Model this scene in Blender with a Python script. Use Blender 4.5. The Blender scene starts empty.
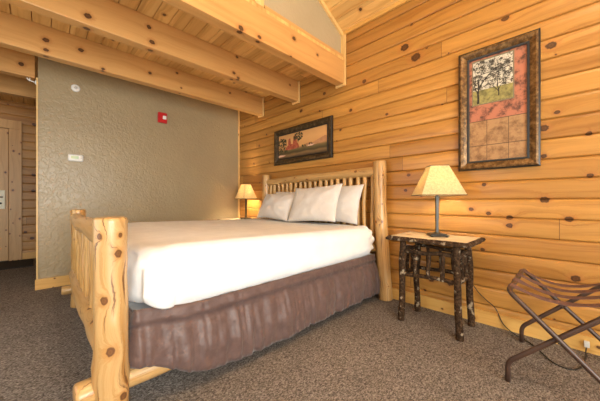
import bpy, bmesh, math, random
from mathutils import Vector, Matrix, noise, Euler
PI = math.pi
S = bpy.context.scene
COL = S.collection
random.seed(4)

# ------------------------------------------------------------------ helpers
def link(o, parent=None):
    COL.objects.link(o)
    if parent is not None: o.parent = parent
    return o
def finish(name, bm, mats, parent=None, smooth=False, loc=None):
    bmesh.ops.recalc_face_normals(bm, faces=bm.faces)
    me = bpy.data.meshes.new(name); bm.to_mesh(me); bm.free()
    for m in (mats if isinstance(mats, (list, tuple)) else [mats]): me.materials.append(m)
    if smooth:
        for p in me.polygons: p.use_smooth = True
    o = bpy.data.objects.new(name, me)
    if loc is not None: o.location = loc
    return link(o, parent)
def tag(o, label, cat, group=None, kind=None):
    o['label'] = label; o['category'] = cat
    if group: o['group'] = group
    if kind: o['kind'] = kind
    return o
def thing(name, label, cat, loc=(0, 0, 0), rz=0, group=None):
    o = bpy.data.objects.new(name, None); o.empty_display_size = .1
    o.location = loc; o.rotation_euler = (0, 0, rz); link(o)
    return tag(o, label, cat, group)
def struct(o, label=None):
    o['kind'] = 'structure'
    if label: o['label'] = label
    return o
def copy_tree(o, parent=None):
    c = o.copy(); COL.objects.link(c)
    if parent is not None: c.parent = parent
    for ch in [k for k in bpy.data.objects if k.parent == o]: copy_tree(ch, c)
    return c
def soften(o, w, seg=2, ang=40):
    b = o.modifiers.new('bevel', 'BEVEL'); b.width = w; b.segments = seg
    b.limit_method = 'ANGLE'; b.angle_limit = math.radians(ang)
    return o
def BM():
    return bmesh.new()
def add_box(bm, x0, x1, y0, y1, z0, z1, mi=0):
    v = [bm.verts.new(p) for p in ((x0,y0,z0),(x1,y0,z0),(x1,y1,z0),(x0,y1,z0),(x0,y0,z1),(x1,y0,z1),(x1,y1,z1),(x0,y1,z1))]
    for f in ((3,2,1,0),(4,5,6,7),(0,1,5,4),(1,2,6,5),(2,3,7,6),(3,0,4,7)):
        bm.faces.new([v[i] for i in f]).material_index = mi
def box(name, x0, x1, y0, y1, z0, z1, m, parent=None, bev=0):
    bm = BM(); add_box(bm, x0, x1, y0, y1, z0, z1)
    o = finish(name, bm, m, parent)
    if bev: soften(o, bev)
    return o
def frame_axes(d):
    d = d.normalized()
    a = Vector((0, 0, 1)) if abs(d.z) < .9 else Vector((0, 1, 0))
    s = d.cross(a).normalized()
    return s, s.cross(d).normalized()
def sweep(bm, pts, rad, n=16, caps=True, flat=None, round_end=0.0):
    """tube through pts; rad = number or list; writes a UV layer (metres along, metres round)"""
    uvl = bm.loops.layers.uv.verify()
    pts = [Vector(p) for p in pts]
    N = len(pts)
    rads = list(rad) if isinstance(rad, (list, tuple)) else [rad] * N
    s, u = frame_axes(pts[1] - pts[0])
    rings, L, ln = [], [], 0
    for i in range(N):
        d = (pts[min(i+1, N-1)] - pts[max(i-1, 0)]).normalized()
        s = (s - d * s.dot(d)).normalized(); u = d.cross(s).normalized() * -1
        if i: ln += (pts[i] - pts[i-1]).length
        L.append(ln)
        ring = []
        for k in range(n):
            a = 2 * PI * k / n
            r = rads[i](a) if callable(rads[i]) else rads[i]
            ring.append(bm.verts.new(pts[i] + (s * math.cos(a) + u * math.sin(a)) * r))
        rings.append(ring)
    r0 = rads[N//2]; r0 = r0(0) if callable(r0) else r0
    for i in range(N-1):
        for k in range(n):
            k2 = (k+1) % n
            f = bm.faces.new((rings[i][k], rings[i][k2], rings[i+1][k2], rings[i+1][k]))
            for lp, (uu, vv) in zip(f.loops, ((L[i], k), (L[i], k+1), (L[i+1], k+1), (L[i+1], k))):
                lp[uvl].uv = (uu, vv * 2 * PI * r0 / n)
    if caps:
        for ring, l in ((rings[0], 0), (rings[-1], ln)):
            f = bm.faces.new(ring)
            c = sum((v.co for v in ring), Vector()) / n
            for lp in f.loops:
                q = lp.vert.co - c
                lp[uvl].uv = (l + q.length * .3, q.dot(s) + 3)
    return bm
def log_bm(p0, p1, r0, r1, seed=0, bend=.01, bump=.05, n=20, seg=26, knobs=6, rnd=.012, bm=None):
    """a peeled log: wandering axis, uneven girth, knot swellings and rounded ends"""
    bm = bm or BM()
    p0, p1 = Vector(p0), Vector(p1); ax = p1 - p0; L = ax.length
    s, u = frame_axes(ax)
    R = random.Random(seed)
    kn = [(R.uniform(.06, .94), R.uniform(0, 2*PI), R.uniform(.04, .12)) for _ in range(knobs)]
    ts = [0, rnd*.35/L, rnd/L] + [i/seg for i in range(1, seg)] + [1-rnd/L, 1-rnd*.35/L, 1]
    shr = [1-.8*min(rnd/r0, .6), 1-.25*min(rnd/r0, .6), 1] + [1]*(seg-1) + [1, 1-.25*min(rnd/r0, .6), 1-.8*min(rnd/r0, .6)]
    pts, rads = [], []
    for t, sh in zip(ts, shr):
        e = math.sin(PI*t)
        wob = s*(bend*e*noise.noise((t*2.1, seed*3.7, .3))*2) + u*(bend*e*noise.noise((t*2.1, seed*3.7, 9.3))*2)
        pts.append(p0 + ax*t + wob)
        rb = (r0 + (r1-r0)*t) * (1 + bump*1.3*noise.noise((t*L*5, seed*1.7, 2))) * sh
        def rf(a, t=t, rb=rb):
            k = 1 + bump*.6*noise.noise((math.cos(a)*1.2, math.sin(a)*1.2, t*L*4+seed*5.1))
            for (kt, ka, kh) in kn:
                da = math.atan2(math.sin(a-ka), math.cos(a-ka))
                k += kh*math.exp(-((t-kt)*L/(r0*.5))**2 - (da/.45)**2)
            return rb*k
        rads.append(rf)
    return sweep(bm, pts, rads, n)
def log(name, p0, p1, r0, r1, m, parent=None, **kw):
    return finish(name, log_bm(p0, p1, r0, r1, **kw), m, parent, smooth=True)

# ------------------------------------------------------------------ materials
def mat(name, rough=.6, col=None, **kw):
    m = bpy.data.materials.new(name); m.use_nodes = True
    nt = m.node_tree; b = nt.nodes['Principled BSDF']
    b.inputs['Roughness'].default_value = rough
    if col: b.inputs['Base Color'].default_value = (*col, 1)
    for k, v in kw.items(): b.inputs[k.replace('_', ' ')].default_value = v
    return m, nt, b
def N(nt, t, ins=None, **at):
    n = nt.nodes.new(t)
    for k, v in at.items(): setattr(n, k, v)
    for k, v in (ins or {}).items():
        sk = n.inputs[k]
        if isinstance(v, bpy.types.NodeSocket): nt.links.new(v, sk)
        else: sk.default_value = v
    return n
def mth(nt, op, a, b=None, c=None, clamp=False):
    ins = {0: a}
    if b is not None: ins[1] = b
    if c is not None: ins[2] = c
    return N(nt, 'ShaderNodeMath', ins, operation=op, use_clamp=clamp).outputs[0]
def comb(nt, x, y, z=0.0):
    return N(nt, 'ShaderNodeCombineXYZ', {0: x, 1: y, 2: z}).outputs[0]
def ramp(nt, fac, stops):
    r = N(nt, 'ShaderNodeValToRGB', {0: fac}); e = r.color_ramp.elements
    while len(e) < len(stops): e.new(.5)
    for el, (p, c) in zip(e, stops):
        el.position = p; el.color = (*c, 1) if len(c) == 3 else c
    return r.outputs[0]
def mix(nt, fac, a, b, blend='MIX'):
    n = N(nt, 'ShaderNodeMix', data_type='RGBA', blend_type=blend)
    for i, v in ((0, fac), (6, a), (7, b)):
        if isinstance(v, bpy.types.NodeSocket): nt.links.new(v, n.inputs[i])
        else: n.inputs[i].default_value = (*v, 1) if isinstance(v, tuple) and len(v) == 3 else v
    return n.outputs[2]
def bump(nt, b, h, strength, dist):
    bn = N(nt, 'ShaderNodeBump', {'Strength': strength, 'Distance': dist, 'Height': h})
    nt.links.new(bn.outputs[0], b.inputs['Normal'])
def g(v): return (v, v, v)

def wood(name, c_light, c_dark, mode='x', rough=.42, coat=0.0, knots=(.55, .12, .5, .014), known=(), grain=28,
         board=None, knot_dark=(.06, .022, .008), halo=(.42, .16, .04), rnd_obj=True, streak=0.0):
    """pine: grain along u, knots as dark-rimmed ovals; board=(axis v origin, width, length, joint) tones every board"""
    m, nt, b = mat(name, rough)
    if coat: b.inputs['Coat Weight'].default_value = coat; b.inputs['Coat Roughness'].default_value = .12
    tc = N(nt, 'ShaderNodeTexCoord')
    if mode == 'uv':
        sp = N(nt, 'ShaderNodeSeparateXYZ', {0: tc.outputs['UV']}).outputs
        u, v = sp[0], sp[1]
    else:
        sp = N(nt, 'ShaderNodeSeparateXYZ', {0: tc.outputs['Object']}).outputs
        a = {'x': (0, 2, 1), 'y': (1, 2, 0), 'z': (2, 0, 1), 'yx': (1, 0, 2)}[mode]
        u = sp[a[0]]
        v = sp[a[1]] if board else mth(nt, 'ADD', sp[a[1]], sp[a[2]])
    if rnd_obj:
        oi = N(nt, 'ShaderNodeObjectInfo').outputs['Random']
        off = mth(nt, 'MULTIPLY', oi, 37.0)
    else:
        off = 0.0
    tone = None
    ku, kv = u, v
    if board:
        z0, bw, bl, joint = board
        q = mth(nt, 'DIVIDE', mth(nt, 'SUBTRACT', v, z0), bw)
        idx = mth(nt, 'FLOOR', q)
        wn = N(nt, 'ShaderNodeTexWhiteNoise', {'W': idx}, noise_dimensions='1D').outputs['Value']
        lu = mth(nt, 'DIVIDE', mth(nt, 'ADD', u, mth(nt, 'MULTIPLY', wn, 31.7)), bl)
        li = mth(nt, 'FLOOR', lu)
        w2 = N(nt, 'ShaderNodeTexWhiteNoise', {'Vector': comb(nt, idx, li, 2.0)}, noise_dimensions='3D')
        tone = w2.outputs['Value']
        seed = mth(nt, 'MULTIPLY', tone, 19.0)
        gu = mth(nt, 'ADD', u, seed)
        jm = mth(nt, 'LESS_THAN', mth(nt, 'MULTIPLY', mth(nt, 'FRACT', lu), bl), joint)
        vb = mth(nt, 'ADD', v, mth(nt, 'MULTIPLY', tone, 3.0))
    else:
        gu = mth(nt, 'ADD', u, off); vb = mth(nt, 'ADD', v, off)
    # knots
    su, sv, prob, rad = knots
    kvec = comb(nt, mth(nt, 'DIVIDE', gu if not board else u, su), mth(nt, 'DIVIDE', vb if not board else v, sv), 0.0)
    vo = N(nt, 'ShaderNodeTexVoronoi', {'Vector': kvec, 'Scale': 1.0, 'Randomness': .9}, voronoi_dimensions='2D')
    dl = N(nt, 'ShaderNodeVectorMath', {0: kvec, 1: vo.outputs['Position']}, operation='SUBTRACT').outputs[0]
    dl = N(nt, 'ShaderNodeVectorMath', {0: dl, 1: (su/1.2, sv, 0)}, operation='MULTIPLY').outputs[0]
    r = N(nt, 'ShaderNodeVectorMath', {0: dl}, operation='LENGTH').outputs['Value']
    cs = N(nt, 'ShaderNodeSeparateColor', {0: vo.outputs['Color']}).outputs
    rr = mth(nt, 'MULTIPLY_ADD', cs[0], rad*1.1, rad*.35)
    rn = mth(nt, 'DIVIDE', r, rr)
    rn = mth(nt, 'ADD', rn, mth(nt, 'MULTIPLY', mth(nt, 'GREATER_THAN', cs[1], prob), 30.0))
    for (u0, v0, r0) in known:
        dx = mth(nt, 'DIVIDE', mth(nt, 'SUBTRACT', u, u0), 1.2*r0)
        dy = mth(nt, 'DIVIDE', mth(nt, 'SUBTRACT', v, v0), r0)
        rn = mth(nt, 'MINIMUM', rn, N(nt, 'ShaderNodeVectorMath', {0: comb(nt, dx, dy)}, operation='LENGTH').outputs['Value'])
    wob = N(nt, 'ShaderNodeTexNoise', {'Vector': comb(nt, gu, vb), 'Scale': 60.0, 'Detail': 1.0}).outputs[0]
    rn = mth(nt, 'MULTIPLY', rn, mth(nt, 'MULTIPLY_ADD', wob, .7, .65))
    # grain, bulging round the knots
    push = mth(nt, 'DIVIDE', .05, mth(nt, 'ADD', mth(nt, 'MULTIPLY', mth(nt, 'MULTIPLY', rn, rn), .25), .7))
    lo = N(nt, 'ShaderNodeTexNoise', {'Vector': comb(nt, mth(nt, 'MULTIPLY', gu, 1.3), mth(nt, 'MULTIPLY', vb, 5.0)), 'Scale': 1.0, 'Detail': 2.0}).outputs[0]
    gv = mth(nt, 'ADD', mth(nt, 'ADD', vb, push), mth(nt, 'MULTIPLY', lo, .12))
    gr = N(nt, 'ShaderNodeTexNoise', {'Vector': comb(nt, mth(nt, 'MULTIPLY', gu, .9), mth(nt, 'MULTIPLY', gv, float(grain))), 'Scale': 1.0, 'Detail': 3.0, 'Roughness': .55}).outputs[0]
    fi = N(nt, 'ShaderNodeTexNoise', {'Vector': comb(nt, mth(nt, 'MULTIPLY', gu, 6.0), mth(nt, 'MULTIPLY', gv, grain*6.0)), 'Scale': 1.0, 'Detail': 2.0}).outputs[0]
    f = mth(nt, 'ADD', mth(nt, 'MULTIPLY', gr, .8), mth(nt, 'MULTIPLY', fi, .2))
    col = ramp(nt, f, [(.33, c_dark), (.5, tuple((a+2*c)/3 for a, c in zip(c_dark, c_light))), (.68, c_light)])
    if streak:
        st = N(nt, 'ShaderNodeTexNoise', {'Vector': comb(nt, mth(nt, 'MULTIPLY', gu, 3.2), mth(nt, 'MULTIPLY', gv, 62.0)), 'Scale': 1.0, 'Detail': 2.0}).outputs[0]
        sm = mth(nt, 'MULTIPLY', N(nt, 'ShaderNodeMapRange', {0: st, 1: .585, 2: .67, 3: 0.0, 4: 1.0}).outputs[0], streak)
        col = mix(nt, sm, col, (.16, .065, .02))
    if tone is not None:
        tn = ramp(nt, tone, [(0, (.80, .74, .68)), (.3, (.94, .92, .88)), (.6, (1, 1, 1)), (1, (1.12, 1.13, 1.12))])
        col = mix(nt, 1.0, col, tn, 'MULTIPLY')
        col = mix(nt, mth(nt, 'MULTIPLY', jm, .75), col, (.05, .02, .008))
    km = ramp(nt, mth(nt, 'DIVIDE', rn, 3.0), [(.0, g(.95)), (.14, g(.8)), (.24, g(.98)), (.33, g(.9)), (.4, g(0))])
    hm = ramp(nt, mth(nt, 'DIVIDE', rn, 3.0), [(.3, g(.75)), (.85, g(0))])
    col = mix(nt, hm, col, halo)
    col = mix(nt, km, col, knot_dark)
    nt.links.new(col, b.inputs['Base Color'])
    bump(nt, b, f, .12, .004)
    return m

def noisy(name, c1, c2, scale, rough=.8, bstr=0.0, bdist=.003, detail=4.0, lo=.35, hi=.65, coord='Object', **kw):
    m, nt, b = mat(name, rough, **kw)
    tc = N(nt, 'ShaderNodeTexCoord')
    n = N(nt, 'ShaderNodeTexNoise', {'Vector': tc.outputs[coord], 'Scale': scale, 'Detail': detail}).outputs[0]
    nt.links.new(ramp(nt, n, [(lo, c1), (hi, c2)]), b.inputs['Base Color'])
    if bstr: bump(nt, b, n, bstr, bdist)
    return m

PITCH = .143; Z0 = 1.0095 - 7*PITCH          # siding course height and first groove
# knots of the siding that stand out in the photograph: (y, z, radius)
WALLKNOTS = [(.135, 1.005, .02), (.012, .872, .017), (.335, .868, .016), (.59, .927, .014), (.47, .895, .014), (.335, .807, .016),
             (.138, 1.52, .02), (.07, 1.62, .012), (.36, 2.42, .02), (1.05, 2.38, .034), (1.16, 2.52, .03), (1.62, 2.33, .02),
             (1.80, 2.05, .016), (.14, 1.32, .014), (.91, .27, .02), (.75, .27, .02), (2.2, 2.36, .018), (2.62, 2.24, .02),
             (1.12, 1.25, .014), (1.15, 1.1, .013), (1.4, 1.22, .012), (.5, 1.13, .012), (1.0, 1.05, .012), (3.6, 1.9, .016), (3.4, 2.05, .014),
             (3.75, 1.62, .014), (-.02, .47, .02), (.1, 2.1, .022), (1.35, 1.9, .012), (1.95, 1.85, .013)]
W_WALL = wood('log_siding_pine', (.545, .275, .066), (.35, .148, .028), 'y', .38, coat=.12, knots=(.62, PITCH, .22, .009), known=WALLKNOTS,
              grain=26, board=(Z0, PITCH, 2.9, .004), rnd_obj=False)
W_HALL = wood('hall_siding_pine', (.60, .33, .11), (.40, .19, .055), 'x', .45, knots=(.4, PITCH, .5, .016), grain=26,
              board=(Z0, PITCH, 2.4, .004), rnd_obj=False)
W_DECK = wood('ceiling_boards_pine', (.82, .53, .20), (.62, .34, .10), 'yx', .45, knots=(.9, .13, .4, .010), grain=24,
              board=(0.0, .13, 3.2, .004), rnd_obj=False)
W_BEAM = wood('beam_fir', (.66, .36, .125), (.54, .265, .08), 'x', .4, knots=(.75, .30, .5, .016), grain=16)
W_TRIM = wood('trim_pine', (.84, .57, .24), (.70, .43, .15), 'z', .4, knots=(.6, .1, .25, .009), grain=26)
W_BASEX = wood('baseboard_pine_x', (.76, .46, .14), (.62, .33, .085), 'x', .4, knots=(.5, .1, .4, .010), grain=20)
W_BASEY = wood('baseboard_pine_y', (.76, .46, .14), (.62, .33, .085), 'y', .4, knots=(.5, .1, .4, .010), grain=20)
W_LOG = wood('peeled_log', (.60, .38, .160), (.40, .20, .055), 'uv', .36, coat=.25, knots=(.26, .15, .65, .010), grain=34,
             halo=(.55, .26, .07), knot_dark=(.13, .05, .017), streak=.8)
W_POST = wood('peeled_post', (.62, .405, .18), (.40, .20, .055), 'uv', .36, coat=.25, knots=(.4, .2, .3, .008), grain=34,
             halo=(.46, .21, .055), knot_dark=(.13, .05, .017), streak=.9,
             known=[(.854, .343, .010), (.778, .274, .013), (.589, .328, .013), (.378, .306, .014), (.169, .26, .013)])
W_SPIN = wood('peeled_stick', (.64, .39, .14), (.42, .20, .05), 'uv', .38, coat=.2, knots=(.22, .09, .4, .005), grain=34,
              halo=(.5, .24, .07), knot_dark=(.16, .07, .025), streak=.45)
W_DOOR = wood('door_pine', (.66, .40, .17), (.50, .27, .10), 'z', .42, knots=(.22, .09, .6, .010), grain=26)
W_TOP = wood('sanded_top', (.74, .64, .49), (.62, .49, .33), 'y', .35, coat=.2, knots=(.4, .2, .2, .010), grain=14)

def bark_mat():
    m, nt, b = mat('hickory_bark', .9)
    b.inputs['Specular IOR Level'].default_value = .2
    tc = N(nt, 'ShaderNodeTexCoord'); oi = N(nt, 'ShaderNodeObjectInfo').outputs['Random']
    v = N(nt, 'ShaderNodeVectorMath', {0: tc.outputs['Object'], 1: comb(nt, mth(nt, 'MULTIPLY', oi, 9.0), 0.0, 0.0)}, operation='ADD').outputs[0]
    n1 = N(nt, 'ShaderNodeTexNoise', {'Vector': v, 'Scale': 55.0, 'Detail': 5.0, 'Roughness': .65}).outputs[0]
    n2 = N(nt, 'ShaderNodeTexNoise', {'Vector': v, 'Scale': 24.0, 'Detail': 3.0}).outputs[0]
    c = ramp(nt, n1, [(.35, (.012, .006, .003)), (.52, (.052, .027, .013)), (.7, (.13, .075, .040))])
    c = mix(nt, N(nt, 'ShaderNodeMapRange', {0: n2, 1: .585, 2: .66}).outputs[0], c, (.33, .26, .18))
    nt.links.new(c, b.inputs['Base Color']); bump(nt, b, n1, .6, .004)
    return m
BARK = bark_mat()

def carpet_mat():
    m, nt, b = mat('loop_carpet', .95)
    b.inputs['Specular IOR Level'].default_value = .1
    tc = N(nt, 'ShaderNodeTexCoord')
    p = N(nt, 'ShaderNodeMapping', {0: tc.outputs['Object'], 2: (0, 0, .6), 3: (1, 1.7, 1)}).outputs[0]
    vo = N(nt, 'ShaderNodeTexVoronoi', {'Vector': p, 'Scale': 115.0, 'Randomness': .8})
    cr = N(nt, 'ShaderNodeSeparateColor', {0: vo.outputs['Color']}).outputs[0]
    n1 = N(nt, 'ShaderNodeTexNoise', {'Vector': tc.outputs['Object'], 'Scale': 70.0, 'Detail': 3.0}).outputs[0]
    n2 = N(nt, 'ShaderNodeTexNoise', {'Vector': tc.outputs['Object'], 'Scale': 1.5, 'Detail': 2.0}).outputs[0]
    f = mth(nt, 'ADD', mth(nt, 'MULTIPLY', cr, .55), mth(nt, 'MULTIPLY', n1, .5))
    c = ramp(nt, f, [(.2, (.078, .064, .055)), (.42, (.165, .140, .121)), (.62, (.25, .217, .191)), (.84, (.39, .345, .308))])
    c = mix(nt, .5, c, ramp(nt, n2, [(.3, g(.82)), (.7, g(1.1))]), 'MULTIPLY')
    nt.links.new(c, b.inputs['Base Color'])
    bump(nt, b, mth(nt, 'SUBTRACT', f, vo.outputs['Distance']), .7, .006)
    return m
CARPET = carpet_mat()

def plaster(name, c1, c2, rough):
    m, nt, b = mat(name, rough)
    tc = N(nt, 'ShaderNodeTexCoord')
    n = N(nt, 'ShaderNodeTexNoise', {'Vector': tc.outputs['Object'], 'Scale': 26.0, 'Detail': 3.0, 'Distortion': .8}).outputs[0]
    n2 = N(nt, 'ShaderNodeTexNoise', {'Vector': tc.outputs['Object'], 'Scale': 3.0, 'Detail': 2.0}).outputs[0]
    nt.links.new(ramp(nt, n2, [(.3, c1), (.7, c2)]), b.inputs['Base Color'])
    bump(nt, b, ramp(nt, n, [(.42, g(0)), (.56, g(1))]), .35, .004)
    return m
GREEN = plaster('olive_taupe_paint', (.355, .277, .163), (.38, .298, .176), .30)
BEIGE = plaster('beige_paint', (.42, .345, .215), (.45, .37, .235), .6)
PLAIN = plaster('cream_paint', (.55, .47, .34), (.58, .50, .37), .7)
SHEET = noisy('white_cotton', (.80, .815, .835), (.86, .87, .885), 9, .85, .05, .002)
PILLOW = noisy('pillow_cotton', (.62, .585, .56), (.69, .66, .635), 7, .8, .6, .02)
SKIRT = noisy('brown_skirt_fabric', (.100, .058, .051), (.130, .079, .070), 22, .48, .55, .012, Sheen_Weight=.2)
BOXS = noisy('box_spring_ticking', (.62, .66, .70), (.70, .73, .76), 30, .85)
METAL = mat('antiqued_metal', .35, (.032, .030, .026), Metallic=.5)[0]
RACKM = noisy('brown_tube_paint', (.050, .024, .016), (.068, .034, .022), 12, .42, Coat_Weight=.1)
STRAP = noisy('brown_webbing', (.115, .055, .045), (.15, .078, .066), 160, .8, .2, .001)
WHITE = mat('white_plastic', .35, (.82, .81, .78))[0]
IVORY = mat('ivory_plate', .35, (.85, .78, .58))[0]
RED = mat('red_plastic', .35, (.55, .015, .02))[0]
LENS = mat('clear_lens', .15, (.85, .85, .83))[0]
SCREEN = mat('lcd_screen', .25, (.50, .66, .42))[0]
BLACK = mat('black_rubber', .5, (.012, .011, .010))[0]
DARKM = mat('dark_bronze', .35, (.06, .045, .03), Metallic=.7)[0]
MATM = noisy('door_mat_pile', (.012, .010, .009), (.035, .030, .026), 60, .95, .4, .004)
def shade_mat():
    m = bpy.data.materials.new('parchment_shade'); m.use_nodes = True; nt = m.node_tree
    nt.nodes.clear(); out = N(nt, 'ShaderNodeOutputMaterial')
    tc = N(nt, 'ShaderNodeTexCoord')
    n = N(nt, 'ShaderNodeTexNoise', {'Vector': tc.outputs['Object'], 'Scale': 75.0, 'Detail': 4.0, 'Roughness': .65}).outputs[0]
    c = ramp(nt, n, [(.38, (.70, .57, .33)), (.62, (.86, .75, .52))])
    d = N(nt, 'ShaderNodeBsdfDiffuse', {0: c}); t = N(nt, 'ShaderNodeBsdfTranslucent', {0: c})
    mx = N(nt, 'ShaderNodeMixShader', {0: .5, 1: d.outputs[0], 2: t.outputs[0]})
    nt.links.new(mx.outputs[0], out.inputs[0])
    return m
SHADE = shade_mat()
LINER = mat('shade_liner', .8, (.86, .84, .78))[0]

# ------------------------------------------------------------------ room
XR, YF, YH, XL, YB = 2.60, 4.20, 6.55, -1.60, -2.30      # right wall, far wall, hall end, left wall, wall behind the camera
ZD, ZB = 2.65, 2.375                                      # underside of the loft boards, underside of the beams
KNEE, SLOPE = 2.985, .52
RIDGE = .50
def zc(x): return KNEE + SLOPE*((XR-x) if x > RIDGE else (x-(2*RIDGE-XR)))

bm = BM(); add_box(bm, XL-.1, XR+.1, YB-.1, YH+.1, -.06, 0)
struct(finish('floor', bm, CARPET), 'brown flecked loop carpet')

def siding(name, axis, pos, a0, a1, z0, z1, m, face, deep=1.0):
    """courses of rounded siding with V grooves; axis = direction it runs; face = which way it looks"""
    bm = BM()
    prof = []
    k = math.floor((z0-Z0)/PITCH)
    while Z0+k*PITCH < z1:
        b = Z0+k*PITCH
        for dz, dep in ((0, -.019), (.0035, -.013), (.006, -.002), (.012, .002), (.04, .005), (.085, .006), (.12, .004), (.133, 0), (.1395, -.007)):
            z = b+dz
            if z0 < z < z1: prof.append((z, dep*deep))
        k += 1
    prof = [(z0, 0)] + prof + [(z1, 0)]
    rows = []
    for a in (a0, a1):
        row = []
        for z, dep in prof:
            d = pos + face*dep
            row.append(bm.verts.new((d, a, z) if axis == 'y' else (a, d, z)))
        d = pos - face*.09
        for z in (z1, z0): row.append(bm.verts.new((d, a, z) if axis == 'y' else (a, d, z)))
        rows.append(row)
    n = len(rows[0])
    for i in range(n): bm.faces.new((rows[0][i], rows[0][(i+1) % n], rows[1][(i+1) % n], rows[1][i]))
    bm.faces.new(rows[0]); bm.faces.new(rows[1][::-1])
    return struct(finish(name, bm, m))
siding('wall_right', 'y', XR, YB, YH, 0, KNEE, W_WALL, -1, .8)
siding('wall_entry', 'x', YH, XL, .75, 0, ZD, W_HALL, -1, .4)
struct(box('wall_far', .0, XR-.012, YF, YF+.12, 0, ZD, GREEN))
struct(box('wall_hall', .75, .85, YF+.12, YH+.08, 0, ZD, PLAIN))
# wall on the left and wall behind the camera with its big window
VY0, VY1, VZ0, VZ1 = .9, 3.3, .35, 2.25
bm = BM()
add_box(bm, XL-.1, XL, YB-.1, VY0, 0, KNEE); add_box(bm, XL-.1, XL, VY1, YH+.1, 0, KNEE)
add_box(bm, XL-.1, XL, VY0, VY1, 0, VZ0); add_box(bm, XL-.1, XL, VY0, VY1, VZ1, KNEE)
struct(finish('wall_left', bm, PLAIN))
WX0, WX1, WZ0, WZ1 = -1.35, 1.25, .12, 2.25
bm = BM()
add_box(bm, XL, WX0, YB-.12, YB, 0, KNEE); add_box(bm, WX1, XR, YB-.12, YB, 0, KNEE)
add_box(bm, WX0, WX1, YB-.12, YB, 0, WZ0); add_box(bm, WX0, WX1, YB-.12, YB, WZ1, KNEE)
def gable(bm, y0, y1, x0=XL, x1=XR, zb=KNEE):
    xs = sorted({x0, x1} | ({RIDGE} if x0 < RIDGE < x1 else set()))
    top = [(x, zc(x)) for x in xs]
    pts = [(x0, zb), (x1, zb)] + [q for q in reversed(top) if q[1] > zb + 1e-4]
    f = [[bm.verts.new((x, y, z)) for x, z in pts] for y in (y0, y1)]
    n = len(pts)
    bm.faces.new(f[0]); bm.faces.new(f[1][::-1])
    for i in range(n): bm.faces.new((f[0][i], f[0][(i+1) % n], f[1][(i+1) % n], f[1][i]))
gable(bm, YB-.12, YB)
struct(finish('wall_front', bm, PLAIN))
bm = BM(); add_box(bm, XL, XR, YH+.02, YH+.1, ZD, KNEE); gable(bm, YH+.02, YH+.1); struct(finish('wall_loft', bm, PLAIN))
# window
bm = BM()
for a, b in ((WX0, WX0+.07), (WX1-.07, WX1), ((WX0+WX1)/2-.035, (WX0+WX1)/2+.035)): add_box(bm, a, b, YB-.1, YB-.02, WZ0, WZ1)
for a, b in ((WZ0, WZ0+.07), (WZ1-.07, WZ1)): add_box(bm, WX0, WX1, YB-.1, YB-.02, a, b)
w = struct(finish('window_1', bm, W_TRIM))
m = bpy.data.materials.new('window_glass'); m.use_nodes = True; nt = m.node_tree; nt.nodes.clear()
o_ = N(nt, 'ShaderNodeOutputMaterial'); tr = N(nt, 'ShaderNodeBsdfTransparent', {0: (.95, .97, .96, 1)}); gl = N(nt, 'ShaderNodeBsdfGlossy', {'Roughness': .02})
nt.links.new(N(nt, 'ShaderNodeMixShader', {0: .06, 1: tr.outputs[0], 2: gl.outputs[0]}).outputs[0], o_.inputs[0])
for i in range(2):
    xa = WX0+.07 if i == 0 else (WX0+WX1)/2+.035
    xb = (WX0+WX1)/2-.035 if i == 0 else WX1-.07
    box('pane', xa, xb, YB-.063, YB-.057, WZ0+.07, WZ1-.07, m, w)
bm = BM()  # assumed side window, unseen, added to brighten the loft boards
ym = (VY0+VY1)/2
for a, b in ((VY0, VY0+.07), (VY1-.07, VY1), (ym-.035, ym+.035)): add_box(bm, XL-.09, XL-.02, a, b, VZ0, VZ1)
for a, b in ((VZ0, VZ0+.07), (VZ1-.07, VZ1)): add_box(bm, XL-.09, XL-.02, VY0, VY1, a, b)
w2 = struct(finish('window_added', bm, W_TRIM))
for a, b in ((VY0+.07, ym-.035), (ym+.035, VY1-.07)): box('pane', XL-.058, XL-.052, a, b, VZ0+.07, VZ1-.07, m, w2)
# sloping ceiling (two pitches) with tongue and groove boards along y
def slope(name, x0, x1):
    bm = BM(); L = math.hypot(x1-x0, zc(x1)-zc(x0)); nb = max(1, round(L/.135))
    nrm = Vector((-(zc(x1)-zc(x0)), 0, x1-x0)).normalized()
    if nrm.z < 0: nrm.negate()
    prof = []
    for i in range(nb):
        for t, dep in ((i/nb, .008), ((i+.045)/nb, 0), ((i+.955)/nb, 0)):
            x = x0+(x1-x0)*t; z = zc(x0)+(zc(x1)-zc(x0))*t
            prof.append(Vector((x, 0, z)) + nrm*dep)
    prof.append(Vector((x1, 0, zc(x1))))
    prof += [Vector((x1, 0, zc(x1))) + nrm*.06, Vector((x0, 0, zc(x0))) + nrm*.06]
    r = [[bm.verts.new((p.x, y, p.z)) for p in prof] for y in (YB-.1, YH+.1)]
    n = len(prof)
    for i in range(n): bm.faces.new((r[0][i], r[0][(i+1) % n], r[1][(i+1) % n], r[1][i]))
    bm.faces.new(r[0]); bm.faces.new(r[1][::-1])
    return struct(finish(name, bm, W_DECK))
slope('ceiling_right', RIDGE, XR+.08)
slope('ceiling_left', RIDGE, XL-.08)
# loft boards, running along y over the beams
bm = BM()
x = XL
while x < XR-.01:
    x2 = min(x+.13, XR)
    p = [(x, ZD+.016), (x+.0045, ZD), (x2-.0045, ZD), (x2, ZD+.016), (x2, ZD+.035), (x, ZD+.035)]
    r = [[bm.verts.new((a, y, z)) for a, z in p] for y in (1.885, YH)]
    for i in range(6): bm.faces.new((r[0][i], r[0][(i+1) % 6], r[1][(i+1) % 6], r[1][i]))
    bm.faces.new(r[0]); bm.faces.new(r[1][::-1]); x = x2
struct(finish('ceiling_loft', bm, W_DECK), 'underside of the loft boards')
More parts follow.
